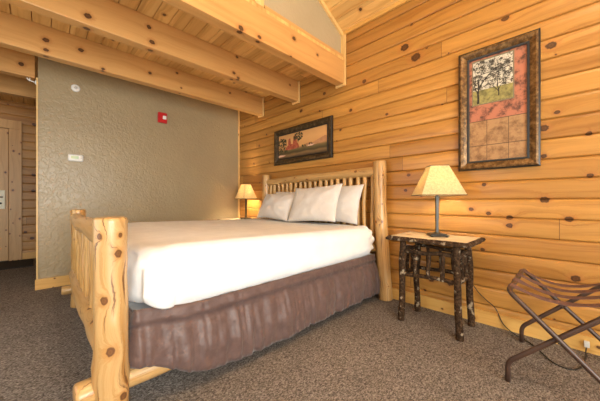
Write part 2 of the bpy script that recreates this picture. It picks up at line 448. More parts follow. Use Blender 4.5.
# gable panel over the nearest beam, beige, with pine trim
bm = BM(); gable(bm, 1.92, 2.0, 1.42, XR, ZD+.036); struct(finish('wall_gable', bm, BEIGE))
bm = BM()
for s in (0, 1):
    pass
pts = [(1.42, zc(1.42)), (XR, zc(XR)), (XR, zc(XR)-.05), (1.42, zc(1.42)-.05)]
f = [[bm.verts.new((x, y, z-.002)) for x, z in pts] for y in (1.895, 1.919)]
bm.faces.new(f[0]); bm.faces.new(f[1][::-1])
for i in range(4): bm.faces.new((f[0][i], f[0][(i+1) % 4], f[1][(i+1) % 4], f[1][i]))
struct(finish('trim_1', bm, W_TRIM))
struct(box('trim_2', 1.42, XR-.04, 1.885, 1.919, ZD+.036, ZD+.066, W_BEAM))
struct(box('trim_3', XR-.034, XR-.008, YB, 1.88, KNEE-.035, KNEE+.005, W_BASEY))
struct(box('trim_4', XR-.036, XR-.012, YF-.022, YF, .0, ZD, W_TRIM))          # pine strip in the corner
struct(box('trim_5', -.014, .0, YF-.012, YF+.13, 0, ZB, W_TRIM))            # pine cap on the end of the olive wall
struct(box('baseboard_right', XR-.022, XR-.004, YB, YF-.02, 0, .105, W_BASEY))
struct(box('baseboard_far', -.024, XR-.04, YF-.022, YF-.001, 0, .115, W_BASEX))
struct(box('baseboard_entry', -.19, .74, YH-.03, YH-.006, 0, .11, W_BASEX))
# loft newel and kerb on the nearest beam
nw = thing('loft_post', 'square pine post standing on the nearest ceiling beam beside the beige gable wall', 'post', (1.365, 1.925, ZD+.036))
box('post', -.045, .045, -.045, .045, 0, 1.0, W_TRIM, nw, .004)
kb = box('loft_kerb', XL, 1.31, 1.885, 1.99, ZD+.036, ZD+.075, W_BEAM)
tag(kb, 'pine kerb board lying along the top of the nearest ceiling beam', 'board')

# ceiling beams
BKNOTS = [[(0.68, 0.023), (0.863, 0.029), (1.269, 0.189), (1.609, 0.16), (1.23, -0.009)], [(-0.215, 0.068), (0.215, 0.178), (0.239, 0.054), (1.111, 0.248), (1.073, 0.054), (1.922, 0.177)], [(-0.44, 0.139), (-0.44, 0.045), (-0.184, 0.146), (-0.003, 0.017), (0.446, 0.125), (0.753, 0.227), (1.495, 0.186)]]
W_BEAMS = [wood('beam_fir', (.66, .36, .125), (.54, .265, .08), 'x', .4, knots=(1.1, .30, .3, .012), grain=16, known=[(u, v, r) for (u, v), r in zip(kk, (.018, .014, .017, .012, .014, .011, .012))]) for kk in BKNOTS] + [W_BEAM]*2
BEAMS = [(1.877, 'nearest thick pine ceiling beam, under the beige gable wall and the loft edge', XL, XR-.012),
         (2.650, 'middle pine ceiling beam, between the loft-edge beam and the one by the olive wall', XL, XR-.012),
         (3.474, 'pine ceiling beam running close in front of the top of the olive wall', XL, XR-.012),
         (4.225, 'short pine beam spanning the hall opening left of the olive wall', XL, -.024),
         (5.050, 'dim pine beam inside the hall, nearest to the entry door', XL, .745)]
for i, (y, lab, x0, x1) in enumerate(BEAMS):
    b = thing('ceiling_beam', lab, 'beam', ((x0+x1)/2, y, ZB), group=None)
    h = (x1-x0)/2
    o = box('beam_timber', -h, h - (.022 if i < 3 else 0), 0, .105, 0, ZD-ZB-.001, W_BEAMS[i], b, .005)
    if i < 3:
        box('end_strip', h-.021, h, -.02, .125, -.02, ZD-ZB-.002 if i else ZD-ZB+.34, W_TRIM, b, .002)

# ------------------------------------------------------------------ entry door, mat, fittings
DX1 = -.345
d = bpy.data.objects.new('door_1', None); d.location = (DX1-.46, YH-.012, 0); link(d); struct(d, 'pine plank entry door in a pine frame')
bm = BM()
for i in range(7):
    a = -.45 + i*.13
    add_box(bm, a+.002, min(a+.128, .458), -.04, 0, .012, 2.18)
soften(finish('door_panel', bm, W_DOOR, d), .003)
bm = BM(); add_box(bm, .462, .612, -.05, 0, 0, 2.19); add_box(bm, -.612, -.455, -.05, 0, 0, 2.19); add_box(bm, -.612, .612, -.05, 0, 2.19, 2.33)
soften(finish('door_frame', bm, W_DOOR, d), .004)
lk = box('lock_plate', .335, .425, -.062, -.041, .86, 1.17, IVORY, d, .008)
bm = BM(); sweep(bm, [(.375, -.062, .955), (.375, -.085, .955)], .014, 12); sweep(bm, [(.385, -.09, .955), (.30, -.09, .95)], .009, 10)
finish('door_lever', bm, DARKM, lk, True)
box('card_slot', .36, .40, -.066, -.063, 1.04, 1.07, DARKM, lk)
box('door_notice', .19, .325, -.046, -.0405, 1.78, 1.92, mat('dark_green_notice', .4, (.02, .05, .03))[0], d)
box('threshold', -.45, .46, -.08, -.052, .001, .018, DARKM, d)
bm = BM(); add_box(bm, -1.15, -.055, 5.75, 6.40, .001, .016)
tag(soften(finish('door_mat', bm, MATM), .005), 'black door mat on the carpet before the entry door', 'mat')

def lathe(bm, prof, c, axis='z', n=28):
    rings = []
    for r, h in prof:
        ring = []
        for k in range(n):
            a = 2*PI*k/n; p = (r*math.cos(a), r*math.sin(a), h)
            if axis == 'y': p = (p[0], -h, p[1])
            if axis == 'x': p = (-h, p[0], p[1])
            ring.append(bm.verts.new(Vector(c) + Vector(p)))
        rings.append(ring)
    for i in range(len(rings)-1):
        for k in range(n): bm.faces.new((rings[i][k], rings[i][(k+1) % n], rings[i+1][(k+1) % n], rings[i+1][k]))
    bm.faces.new(rings[0][::-1]); bm.faces.new(rings[-1])
    return bm
YW = YF + .0006
sd = thing('smoke_detector', 'round white detector disc high on the left of the olive wall', 'detector', (.325, YW, 2.355))
finish('detector_body', lathe(BM(), [(.044, 0), (.044, .012), (.038, .022), (.024, .026)], (0, 0, 0), 'y'), WHITE, sd, False)
finish('detector_cap', lathe(BM(), [(.017, .0265), (.017, .031), (.008, .034)], (0, 0, 0), 'y'), mat('grey_plastic', .5, (.55, .52, .48))[0], sd)
fa = thing('fire_alarm', 'red fire alarm with white strobe on the olive wall', 'fire alarm', (1.29, YW, 2.20))
box('alarm_back_box', -.056, .056, -.03, 0, -.068, .068, RED, fa, .004)
box('alarm_cover', -.060, .060, -.052, -.031, -.074, .074, RED, fa, .006)
bm = BM(); add_box(bm, -.004, .044, -.082, -.053, -.026, .026)
soften(finish('strobe', bm, LENS, fa), .01, 3)
th = thing('thermostat', 'white wall thermostat with green screen at chest height on olive wall', 'thermostat', (.325, YW, 1.512))
soften(box('thermostat_body', -.072, .072, -.03, 0, -.042, .042, WHITE, th), .014, 3)
box('screen', -.045, .025, -.033, -.0305, -.012, .022, SCREEN, th)
bm = BM()
for k in range(2): add_box(bm, .043, .056, -.034, -.0305, -.004+k*.016, .005+k*.016)
finish('button', bm, mat('grey_button', .5, (.5, .47, .43))[0], th)
sp = thing('sprinkler_head', 'small white fitting on the corner of the olive wall under the hall beam', 'sprinkler', (-.0138, YF+.03, 2.33))
finish('escutcheon', lathe(BM(), [(.026, 0), (.024, .006), (.012, .012)], (0, 0, 0), 'x', 18), WHITE, sp)
bm = BM(); sweep(bm, [(-.0125, 0, 0), (-.05, 0, .008)], .007, 10); sweep(bm, [(-.05, -.0, .0), (-.075, 0, .03)], .006, 8); sweep(bm, [(-.05, 0, .004), (-.052, 0, .036)], .005, 8)
finish('nozzle', bm, WHITE, sp, True)

# ------------------------------------------------------------------ pictures
XW = XR - .0055
def frame_bm(w, h, prof):
    """moulding with mitred corners, picture in the (y,z) plane, facing -x; prof = (inset, height off the wall)"""
    bm = BM(); R = []
    for ins, dep in prof:
        R.append([bm.verts.new((-dep, sy*(w/2-ins), sz*(h/2-ins))) for sy, sz in ((-1, -1), (1, -1), (1, 1), (-1, 1))])
    for i in range(len(R)-1):
        for k in range(4):
            f = bm.faces.new((R[i][k], R[i][(k+1) % 4], R[i+1][(k+1) % 4], R[i+1][k]))
    return bm
def gold_frame(name, c1, c2, scale):
    m, nt, b = mat(name, .35)
    tc = N(nt, 'ShaderNodeTexCoord')
    n = N(nt, 'ShaderNodeTexNoise', {'Vector': tc.outputs['Object'], 'Scale': scale, 'Detail': 5.0, 'Roughness': .7}).outputs[0]
    nt.links.new(ramp(nt, n, [(.33, (.05, .026, .010)), (.48, c1), (.68, c2)]), b.inputs['Base Color'])
    b.inputs['Metallic'].default_value = .35; bump(nt, b, n, .2, .002)
    return m
FR1 = gold_frame('dark_bronze_frame', (.055, .034, .015), (.16, .105, .05), 24)
FR2 = gold_frame('antique_gold_frame', (.14, .068, .020), (.32, .19, .075), 30)
EDGE = mat('black_frame_edge', .35, (.014, .012, .011))[0]
PEWTER = mat('pewter_lip', .35, (.045, .05, .055), Metallic=.3)[0]
def poly(bm, pts, x):
    return bm.faces.new([bm.verts.new((x, y, z)) for y, z in pts])
def slab(name, pts, x, t, m, parent):
    """thin flat painted piece in the picture plane (t thick), outline pts in (y,z)"""
    bm = BM(); n = len(pts)
    f = [[bm.verts.new((xx, y, z)) for y, z in pts] for xx in (x, x-t)]
    bm.faces.new(f[0]); bm.faces.new(f[1][::-1])
    for i in range(n): bm.faces.new((f[0][i], f[0][(i+1) % n], f[1][(i+1) % n], f[1][i]))
    return finish(name, bm, m, parent)
def picture(label, cat, yc, z0, z1, w, prof_edge, prof_main, prof_lip, fm, name):
    h = z1-z0
    p = thing(name, label, cat, (XW, yc, (z0+z1)/2))
    finish('frame_edge', frame_bm(w, h, prof_edge), EDGE, p)
    finish('frame', frame_bm(w, h, prof_main), fm, p)
    finish('frame_lip', frame_bm(w, h, prof_lip), PEWTER if name != 'landscape_painting' else EDGE, p)
    return p
# --- desert landscape over the bed
P1 = picture('framed desert landscape painting hanging above the log headboard', 'painting', 2.615, 1.53, 2.045, 1.12,
             [(0, .0), (0, .026), (.012, .034)], [(.012, .034), (.03, .036), (.055, .026), (.072, .016)], [(.072, .016), (.078, .020), (.086, .018), (.088, .009)], FR1, 'landscape_painting')
bw, bh = 1.12/2-.086, .515/2-.086
m, nt, b = mat('desert_canvas', .55)
tc = N(nt, 'ShaderNodeTexCoord'); s_ = N(nt, 'ShaderNodeSeparateXYZ', {0: tc.outputs['Object']}).outputs
n = N(nt, 'ShaderNodeTexNoise', {'Vector': comb(nt, mth(nt, 'MULTIPLY', s_[1], 5.0), mth(nt, 'MULTIPLY', s_[2], 18.0)), 'Scale': 1.0, 'Detail': 4.0}).outputs[0]
zz = mth(nt, 'ADD', s_[2], mth(nt, 'MULTIPLY', mth(nt, 'SUBTRACT', n, .5), .05))
zz = mth(nt, 'ADD', mth(nt, 'DIVIDE', zz, 2*bh), .5)
nt.links.new(ramp(nt, zz, [(0, (.05, .03, .014)), (.12, (.22, .13, .055)), (.2, (.07, .05, .02)), (.31, (.16, .115, .045)), (.36, (.30, .17, .07)), (.44, (.66, .34, .12)), (.7, (.70, .38, .15)), (1, (.60, .32, .12))]), b.inputs['Base Color'])
box('canvas', -.008, -.002, -bw, bw, -bh, bh, m, P1)
ROCK = noisy('painted_red_rock', (.30, .055, .03), (.52, .14, .07), 40, .6)
HILL = noisy('painted_far_hill', (.42, .20, .09), (.55, .27, .13), 20, .6)
FOL = noisy('painted_foliage', (.02, .022, .01), (.08, .075, .03), 60, .6)
CLOUD = noisy('painted_pale_water', (.70, .42, .30), (.80, .54, .40), 20, .6)
def PY(f): return bw - 2*bw*f           # 0 = left edge in the picture as seen, 1 = right edge
def PZ(f): return -bh + 2*bh*f
def pic(pts): return [(PY(a), PZ(b_)) for a, b_ in pts]
slab('far_hill', pic([(.52, .40), (.62, .47), (.74, .45), (.86, .55), (.96, .62), (1, .60), (1, .40), (.8, .36)]), -.0082, .0006, HILL, P1)
slab('red_butte', pic([(.16, .34), (.18, .45), (.22, .52), (.235, .78), (.27, .82), (.29, .56), (.33, .55), (.345, .86), (.40, .90), (.42, .58), (.46, .46), (.47, .36), (.30, .33)]), -.0090, .0006, ROCK, P1)
slab('pale_water', pic([(.0, .07), (.12, .09), (.17, .13), (.05, .16), (0, .14)]), -.0083, .0006, CLOUD, P1)
slab('pale_water', pic([(.62, .34), (.72, .33), (.78, .38), (.68, .40)]), -.0091, .0006, CLOUD, P1)
R = random.Random(3)
for name_, cx, cz, rx, rz, n_ in (('painted_tree', .08, .62, .11, .26, 90), ('painted_tree', .44, .80, .10, .17, 70), ('painted_bush', .05, .30, .06, .06, 14), ('painted_bush', .18, .28, .05, .05, 12), ('painted_bush', .56, .40, .05, .05, 10), ('painted_bush', .70, .44, .04, .04, 8)):
    bm = BM()
    for k in range(n_):
        a = R.uniform(0, 2*PI); q = math.sqrt(R.random())
        yy = min(max(PY(cx + rx*q*math.cos(a)), -bw+.02), bw-.02); z_ = min(max(PZ(cz + rz*q*math.sin(a)), -bh+.02), bh-.02); r_ = R.uniform(.006, .017)
        dx = -.0098 - .00001*k
        poly(bm, [(yy + r_*math.cos(t)*R.uniform(.6, 1.2), z_ + r_*math.sin(t)*R.uniform(.6, 1.1)) for t in [j*PI/4 for j in range(8)]], dx)
    if name_ == 'painted_tree':
        t0 = PY(cx); add_box(bm, -.0099, -.0097, t0-.003, t0+.003, PZ(.30), PZ(cz))
    finish(name_, bm, FOL, P1)
# --- collage with a tree, right of the lamp
P2 = picture('tall framed tree collage print in red and brown, right of the bedside lamp', 'picture', .415, 1.25, 2.235, .52,
             [(0, .0), (0, .034), (.010, .040)], [(.010, .040), (.022, .044), (.040, .036), (.060, .022)], [(.060, .022), (.066, .028), (.074, .026), (.076, .012)], FR2, 'collage_print')
aw, ah = .26-.074, .985/2-.074
def worn(name, base, spot, scale, lo, hi):
    m, nt, b = mat(name, .6); tc = N(nt, 'ShaderNodeTexCoord')
    n = N(nt, 'ShaderNodeTexNoise', {'Vector': tc.outputs['Object'], 'Scale': scale, 'Detail': 6.0, 'Roughness': .7}).outputs[0]
    nt.links.new(ramp(nt, n, [(lo, spot), (hi, base)]), b.inputs['Base Color'])
    return m
SALMON = worn('salmon_print', (.46, .165, .095), (.10, .04, .028), 16, .38, .52)
BRICKY = worn('parchment_square', (.41, .235, .105), (.18, .085, .035), 14, .34, .56)
SKYP = worn('leafy_white_sky', (.66, .62, .52), (.05, .043, .032), 40, .44, .54)
FIELD = worn('yellow_field', (.34, .30, .10), (.13, .115, .04), 30, .35, .6)
TREE = mat('printed_trunk', .6, (.022, .018, .014))[0]
LINE = mat('printed_line', .6, (.10, .055, .028))[0]
SILV = mat('photo_border', .5, (.20, .165, .10))[0]
box('print', -.010, -.002, -aw, aw, -ah, ah, SALMON, P2)
def QY(f): return aw - 2*aw*f
def QZ(f): return -ah + 2*ah*f
def q4(a, b_, c, d_): return [(QY(a), QZ(c)), (QY(b_), QZ(c)), (QY(b_), QZ(d_)), (QY(a), QZ(d_))]
for (a, b_) in ((.0, .325), (.335, .70), (.71, 1)):
    for (c, d_) in ((.0, .145), (.152, .385)):
        slab('parchment_square', q4(a, b_, c, d_), -.0102, .0006, BRICKY, P2)
bm = BM()
for (a, b_) in ((.325, .335), (.70, .71)): add_box(bm, -.0106, -.0102, QY(b_), QY(a), QZ(0), QZ(.385))
add_box(bm, -.0106, -.0102, QY(1), QY(0), QZ(.145), QZ(.152)); add_box(bm, -.0106, -.0102, QY(1), QY(0), QZ(.385), QZ(.392))
finish('grid_line', bm, LINE, P2)
slab('photo_border', q4(.055, .80, .545, .985), -.0102, .0008, SILV, P2)
slab('tree_photo', q4(.075, .775, .555, .972), -.0112, .0008, SKYP, P2)
slab('field', q4(.075, .775, .555, .69), -.0121, .0006, FIELD, P2)
bm = BM(); R = random.Random(8)
def branch(y, z, a, w, L, dep):
    n = 5
    for i in range(n):
        y2 = y + math.cos(a)*L/n; z2 = z + math.sin(a)*L/n; w2 = w*.88
        if not (QY(.76) < y2 < QY(.09) and QZ(.56) < z2 < QZ(.965)): return
        s_, c_ = math.sin(a), math.cos(a)
        poly(bm, [(y-s_*w, z+c_*w), (y+s_*w, z-c_*w), (y2+s_*w2, z2-c_*w2), (y2-s_*w2, z2+c_*w2)], -.0130-.0000007*len(bm.faces))
        y, z, w = y2, z2, w2; a += R.uniform(-.22, .22)
        if dep < 3 and i > 0 and R.random() < .75: branch(y, z, a+R.choice((-1, 1))*R.uniform(.4, .9), w*.62, L*.6, dep+1)
branch(QY(.17), QZ(.56), 1.62, .008, .20, 0); branch(QY(.17), QZ(.70), 2.1, .0055, .20, 1); branch(QY(.14), QZ(.74), 1.15, .004, .18, 1)
branch(QY(.54), QZ(.60), 1.58, .004, .20, 0); branch(QY(.54), QZ(.66), 2.0, .0025, .1, 1); branch(QY(.54), QZ(.64), 1.0, .0025, .1, 1)
branch(QY(.22), QZ(.84), 3.05, .003, .2, 1)
finish('tree', bm, TREE, P2)

# ------------------------------------------------------------------ log bed
BY0, BY1 = 1.385, 3.285                 # post lines, near side and far side
BXF, BXH = .238, 2.508                  # foot and head
bed = thing('log_bed', 'king bed frame of peeled honey pine logs with spindle headboard', 'bed', (1.37, 2.335, 0))
OFF = Vector((1.37, 2.335, 0))
def L(name, p0, p1, r0, r1, m=W_LOG, **kw):
    return log(name, Vector(p0)-OFF, Vector(p1)-OFF, r0, r1, m, bed, **kw)
L('foot_post', (.226, 1.392, 0), (.222, 1.388, .928), .064, .060, m=W_POST, seed=3, bend=.006, bump=.06, n=28, seg=40, knobs=9, rnd=.01)
L('foot_post', (.272, 3.275, 0), (.272, 3.28, .915), .058, .055, seed=5, bend=.008, knobs=7, rnd=.01)
L('head_post', (2.512, 1.318, 0), (2.512, 1.385, 1.405), .068, .062, seed=9, bend=.012, n=26, seg=40, knobs=9, rnd=.01)
L('head_post', (2.512, 3.30, 0), (2.512, 3.30, 1.39), .066, .06, seed=11, bend=.01, knobs=7, rnd=.01)
L('head_rail', (2.525, 1.40, 1.305), (2.525, 3.28, 1.272), .053, .05, seed=13, bend=.012, bump=.07, knobs=9)
L('head_rail', (2.52, 1.36, .50), (2.52, 3.28, .50), .046, .046, seed=14, bend=.012)
for k in range(20):
    y = 1.385 + .09*(k+1)*1.0
    R = random.Random(k+50)
    L('spindle', (2.52, y+R.uniform(-.008, .008), .53), (2.52, y+R.uniform(-.006, .006), 1.26), R.uniform(.022, .029), R.uniform(.019, .025), W_SPIN,
      seed=60+k, bend=.012, bump=.10, n=14, seg=14, knobs=4, rnd=.004)
L('foot_rail', (.222, 1.44, .835), (.258, 3.24, .835), .054, .048, seed=21, bend=.014, bump=.08, knobs=10)
L('foot_rail', (.222, 1.44, .36), (.252, 3.24, .32), .054, .05, seed=22, bend=.016, bump=.08, knobs=10)
for k in range(14):
    t = (k+1)/15; R = random.Random(k+90)
    y = 1.40+1.87*t; xx = .222+.034*t
    L('foot_spindle', (xx, y, .35), (xx, y+R.uniform(-.01, .01), .82), R.uniform(.024, .03), R.uniform(.021, .027), W_SPIN,
      seed=120+k, bend=.012, bump=.10, n=14, seg=12, knobs=4, rnd=.004)
L('side_rail', (.105, 1.42, .195), (2.45, 1.51, .17), .053, .05, seed=31, bend=.012, bump=.10, n=22, seg=44, knobs=14)
L('side_rail', (.15, 3.222, .185), (2.45, 3.17, .17), .040, .042, seed=33, bend=.012, bump=.08, knobs=10)
for k in range(3):
    x = .65 + .75*k
    L('slat', (x, 1.48, .236), (x, 3.22, .236), .02, .02, W_SPIN, seed=200+k, bend=.002, bump=.02)

def noise3(x, y, z): return noise.noise((x, y, z))
def rbox(name, c0, c1, r, m, nx, ny, nz, disp=None):
    """rounded padded box from a subdivided cube"""
    bm = BM(); bmesh.ops.create_cube(bm, size=1)
    bm.free(); bm = BM()
    cx = [(a+b_)/2 for a, b_ in zip(c0, c1)]; hx = [(b_-a)/2 for a, b_ in zip(c0, c1)]
    key = {}
    def vert(i, j, k):
        if (i, j, k) not in key:
            def warp(t, n): return t
            p = [2*i/nx-1, 2*j/ny-1, 2*k/nz-1]
            p = [hx[a]*p[a] for a in range(3)]
            q = [max(-(hx[a]-r[a]), min(hx[a]-r[a], p[a])) for a in range(3)]
            dd = Vector([(p[a]-q[a])/r[a] for a in range(3)])
            mx = max(abs(v) for v in dd)
            if dd.length > 1e-6: dd = dd.normalized()*mx
            key[(i, j, k)] = bm.verts.new([cx[a]+q[a]+dd[a]*r[a] for a in range(3)])
        return key[(i, j, k)]
    for i in range(nx):
        for j in range(ny):
            for k in (0, nz): bm.faces.new((vert(i, j, k), vert(i+1, j, k), vert(i+1, j+1, k), vert(i, j+1, k)))
    for i in range(nx):
        for k in range(nz):
            for j in (0, ny): bm.faces.new((vert(i, j, k), vert(i+1, j, k), vert(i+1, j, k+1), vert(i, j, k+1)))
    for j in range(ny):
        for k in range(nz):
            for i in (0, nx): bm.faces.new((vert(i, j, k), vert(i, j+1, k), vert(i, j+1, k+1), vert(i, j, k+1)))
    bm.normal_update()
    if disp:
        new = [(v, disp(v.co.copy(), v.normal.copy())) for v in bm.verts]
        for v, p in new: v.co = p
    return finish(name, bm, m, None, True)

# box spring and the skirt round it
bs = rbox('box_spring', (.385, 1.48, .262), (2.365, 3.19, .452), (.03, .03, .03), BOXS, 20, 16, 6)
tag(bs, 'pale blue box spring under the mattress, its corner showing at the bed foot', 'box spring')
def skirt():
    path = []                     # foot end far corner -> near corner -> head
    pts = [(2.43, 3.262), (.342, 3.262), (.322, 1.405), (2.438, 1.405)]
    for (a, b_) in zip(pts, pts[1:]):
        a, b_ = Vector(a), Vector(b_); n = int((b_-a).length/.011)
        nr = Vector(((b_-a).y, -(b_-a).x)).normalized()
        for i in range(n): path.append((a.lerp(b_, i/n), -nr if False else nr))
    path.append((Vector(pts[-1]), Vector((0, -1))))
    c = Vector((1.38, 2.34))
    bm = BM(); rows = 18; grid = []; s = 0
    for idx, (p, nr) in enumerate(path):
        if (p + nr - c).length < (p - nr - c).length: nr = -nr
        s += .011
        near = p.y < 1.42
        x = p.x
        hem = .062 + .012*noise3(s*2, 1, 0)
        if near or p.x < .33:
            xx = x if near else .32
            hem += .185*math.exp(-((xx-.28)/.26)**2) + .008
        top = .475
        if near: top = .462 + .035*math.exp(-((x-.32)/.16)**2)
        col = []
        band = top - .065
        for k in range(rows):
            if k < 4: z = top - .065*k/3; amp = .0035 + .001*(k/3)
            elif k == 4: z = band - .004; amp = .005
            else:
                t = (k-3)/(rows-4); z = band + (hem-band)*t; amp = .008 + .014*t**.7
            w1 = noise3(s*22, z*1.6, 5)*.9 + noise3(s*48, z*3, 8)*.6 + noise3(s*9, z*3+2, 3)*.9
            cr = noise3(x*14+p.y*9, z*17, 1.5)
            d_ = amp*w1 + (.008*cr if k > 4 else 0)
            if k < 4: d_ += .006
            if k == 4: d_ -= .010
            bulge = .012*math.sin(PI*min(1, max(0, (top-z)/(top-hem))))
            q = p + nr*(d_ + bulge + (.048 if near else .012)*max(0, min(1, (top-.03-z)/.22)))
            col.append(bm.verts.new((q.x, q.y, z)))
        grid.append(col)
    for a, b_ in zip(grid, grid[1:]):
        for k in range(rows-1): bm.faces.new((a[k], b_[k], b_[k+1], a[k+1]))
    o = finish('bed_skirt', bm, SKIRT, None, True)
    sm = o.modifiers.new('solid', 'SOLIDIFY'); sm.thickness = .003; sm.offset = 0
    return o
sk = skirt()
box('platform_cloth', .330, 2.41, 1.412, 3.225, .4585, .4615, BOXS, sk)['label'] = 'pale cloth top of the skirt'
tag(sk, 'gathered brown bed skirt hanging round the bed down to the carpet', 'bed skirt')

def cover(p, n):
    x, y, z = p
    t = max(0, min(1, (.80-z)/.34))                       # down the side
    side = t
    w = .006*noise3(x*3, y*3, z*5) * (1 if z < .7 else .6)
    near = math.exp(-((y-1.40)/.2)**2)
    w += side*.010*noise3(x*9+z*3, y*5, z*2.5)
    w += .020*math.exp(-((x-2.40)/.10)**2)*noise3(x*24, y*9, z*24+4)*near*1.6
    foot = math.exp(-((x-.34)/.22)**2)
    w += foot*near*.012*noise3(x*12, y*12, z*12)
    q = p + n*w
    # plump crown over the foot half
    q.z += .035*max(0, (z-.6)/.15)*math.exp(-((x-.75)/.75)**2) * (1-.4*abs(noise3(x*1.5, y*1.5, 0)))
    if n.z < -.3 or z < .45:
        d_in = min(x-.318, 2.432-x, y-1.378, 3.275-y)
        q.z += .056*min(1, max(0, (d_in-.035)/.025))
    if z < .56:                                           # hem: higher at the tucked foot corner
        lift = .05*math.exp(-((x-.33)/.09)**2)*near
        q.z += lift*(.56-z)/.1 + .006*noise3(x*4, 2, y*3)
    # hospital-corner crease on the near side
    cr = math.exp(-((x-.50-.10*(z-.47))/.010)**2)
    if z < .70 and y < 1.6: q += n*(-.013*cr*min(1, (.70-z)/.08)); 
    if x < .5 and z < .66 and y < 1.6: q += n*(.012*math.exp(-((x-.42)/.07)**2))
    return q
cv = rbox('white_bedspread', (.318, 1.378, .432), (2.432, 3.275, .742), (.10, .10, .11), SHEET, 150, 90, 22, cover)
tag(cv, 'smooth white bedspread covering the king mattress', 'bedspread')

# pillows
def pillow(label, c, w, h, t, seed, tilt, rz, roll=0, mat_=PILLOW):
    bm = BM(); nx, ny = 44, 32
    g_ = {}
    for s in (1, -1):
        for i in range(nx+1):
            for j in range(ny+1):
                u = 2*i/nx-1; v = 2*j/ny-1
                edge = i in (0, nx) or j in (0, ny)
                if edge and s == -1: g_[(s, i, j)] = g_[(1, i, j)]; continue
                e = (1-abs(u)**2.4)*(1-abs(v)**2.4)
                th_ = t/2*max(0, e)**.55
                pin = .10*(u*u)*(1-v*v) ; pin2 = .10*(v*v)*(1-u*u)
                x = w/2*u*(1-.07*(1-v*v)); z = h/2*v*(1-.09*(1-u*u))
                th_ += s*.004*noise3(u*3+seed, v*3, s) + .010*e*noise3(u*2.2+seed, v*2.2+3, s*2) 
                ang = math.atan2(v, u)
                th_ += .016*noise3(ang*3.5+seed, math.hypot(u, v)*1.2, s*3)*min(1, max(0, math.hypot(u, v)-.3))*e**.4
                z += .012*noise3(u*1.5+seed, 7, 0)
                g_[(s, i, j)] = bm.verts.new((x, s*th_, z))
    for s in (1, -1):
        for i in range(nx):
            for j in range(ny): bm.faces.new((g_[(s, i, j)], g_[(s, i+1, j)], g_[(s, i+1, j+1)], g_[(s, i, j+1)]))
    o = finish('pillow', bm, mat_, None, True)
    # local x = width -> world y ; local y = thickness -> world x ; leans back on the headboard
    Rm = Matrix.Rotation(rz, 4, 'Z') @ Matrix.Rotation(PI/2, 4, 'Z') @ Matrix.Rotation(tilt, 4, 'X') @ Matrix.Rotation(roll, 4, 'Y')
    o.matrix_world = Matrix.Translation(c) @ Rm
    return tag(o, label, 'pillow', 'white pillows leaning on the headboard')
pillow('white back pillow nearest the right head post, half hidden by the front one', (2.368, 1.865, .965), .70, .44, .15, 1, .30, 0)
pillow('white back pillow on the left, only its top edge showing behind the front one', (2.368, 2.60, .94), .73, .40, .15, 2, .30, 0)
pillow('white front pillow on the right, largest and leaning left of the back one', (2.175, 2.00, .965), .68, .44, .16, 3, .42, .04, .06)
pillow('white front pillow on the left, nearest to the far bedside lamp', (2.18, 2.655, .925), .66, .37, .17, 4, .46, -.03, -.03)

# ------------------------------------------------------------------ rustic bedside tables
ns = thing('bedside_table', 'rustic bark-covered stick bedside table with pale top, under the right lamp', 'bedside table', (2.32, .79, 0))
def leg_(name, p0, p1, r0, r1, seed, **kw):
    a = dict(bend=.010, bump=.12, n=16, seg=22, knobs=6, rnd=.004); a.update(kw)
    return log(name, p0, p1, r0, r1, BARK, ns, seed=seed, **a)
TZ = .668
for i, (bx, by, tx, ty) in enumerate(((-.148, .212, -.145, .195), (-.168, -.232, -.150, -.205), (.130, .187, .130, .185), (.146, -.23, .135, -.205))):
    leg_('leg', (bx, by, 0), (tx, ty, TZ), .026, .024, 300+i)
C4 = [(-.146, .20), (-.155, -.212), (.135, -.212), (.13, .19)]
k = 0
for i in range(4):
    a, b_ = Vector((*C4[i], 0)), Vector((*C4[(i+1) % 4], 0))
    for z in (.59, .395):
        leg_('rail', a.lerp(b_, .02)+Vector((0, 0, z-.004)), b_.lerp(a, .02)+Vector((0, 0, z+.006)), .017, .015, 320+k); k += 1
    n = 3 if i % 2 == 0 else 2
    for j in range(n):
        t = (j+1)/(n+1)
        leg_('spindle', a.lerp(b_, t)+Vector((0, 0, .39)), a.lerp(b_, t+.02)+Vector((0, 0, .60)), .016, .0135, 350+k, seg=8, knobs=3, bend=.004); k += 1
bm = BM(); R = random.Random(5)
out = []
hx, hy = .215, .30
for (a, b_) in (((-hx, -hy), (hx, -hy)), ((hx, -hy), (hx, hy)), ((hx, hy), (-hx, hy)), ((-hx, hy), (-hx, -hy))):
    a, b_ = Vector(a), Vector(b_); n = 14
    for i in range(n): out.append(a.lerp(b_, i/n))
layers = [(-.012, TZ+.0), (.004, TZ+.006), (.006, TZ+.02), (-.004, TZ+.036), (-.016, TZ+.037)]
G_ = []
for li, (grow, z) in enumerate(layers):
    ring = []
    for i, p in enumerate(out):
        jit = noise3(p.x*16, p.y*16, li*.5)*.011*(1 if li < 4 else .6)
        ring.append(bm.verts.new((p.x + math.copysign(1, p.x)*(grow+jit) * (1 if abs(abs(p.x)-hx) < 1e-4 else 0),
                                  p.y + math.copysign(1, p.y)*(grow+jit) * (1 if abs(abs(p.y)-hy) < 1e-4 else 0), z)))
    G_.append(ring)
n = len(out)
for a, b_ in zip(G_, G_[1:]):
    for i in range(n): bm.faces.new((a[i], a[(i+1) % n], b_[(i+1) % n], b_[i])).material_index = 1
bm.faces.new(G_[0][::-1]).material_index = 1
bm.faces.new(G_[-1]).material_index = 0
finish('table_top', bm, [W_TOP, BARK], ns)
ns2 = copy_tree(ns); ns2.location = (2.32, 3.78, -.015)
ns2['label'] = 'bedside table beyond the bed in the corner, only its top edge showing'

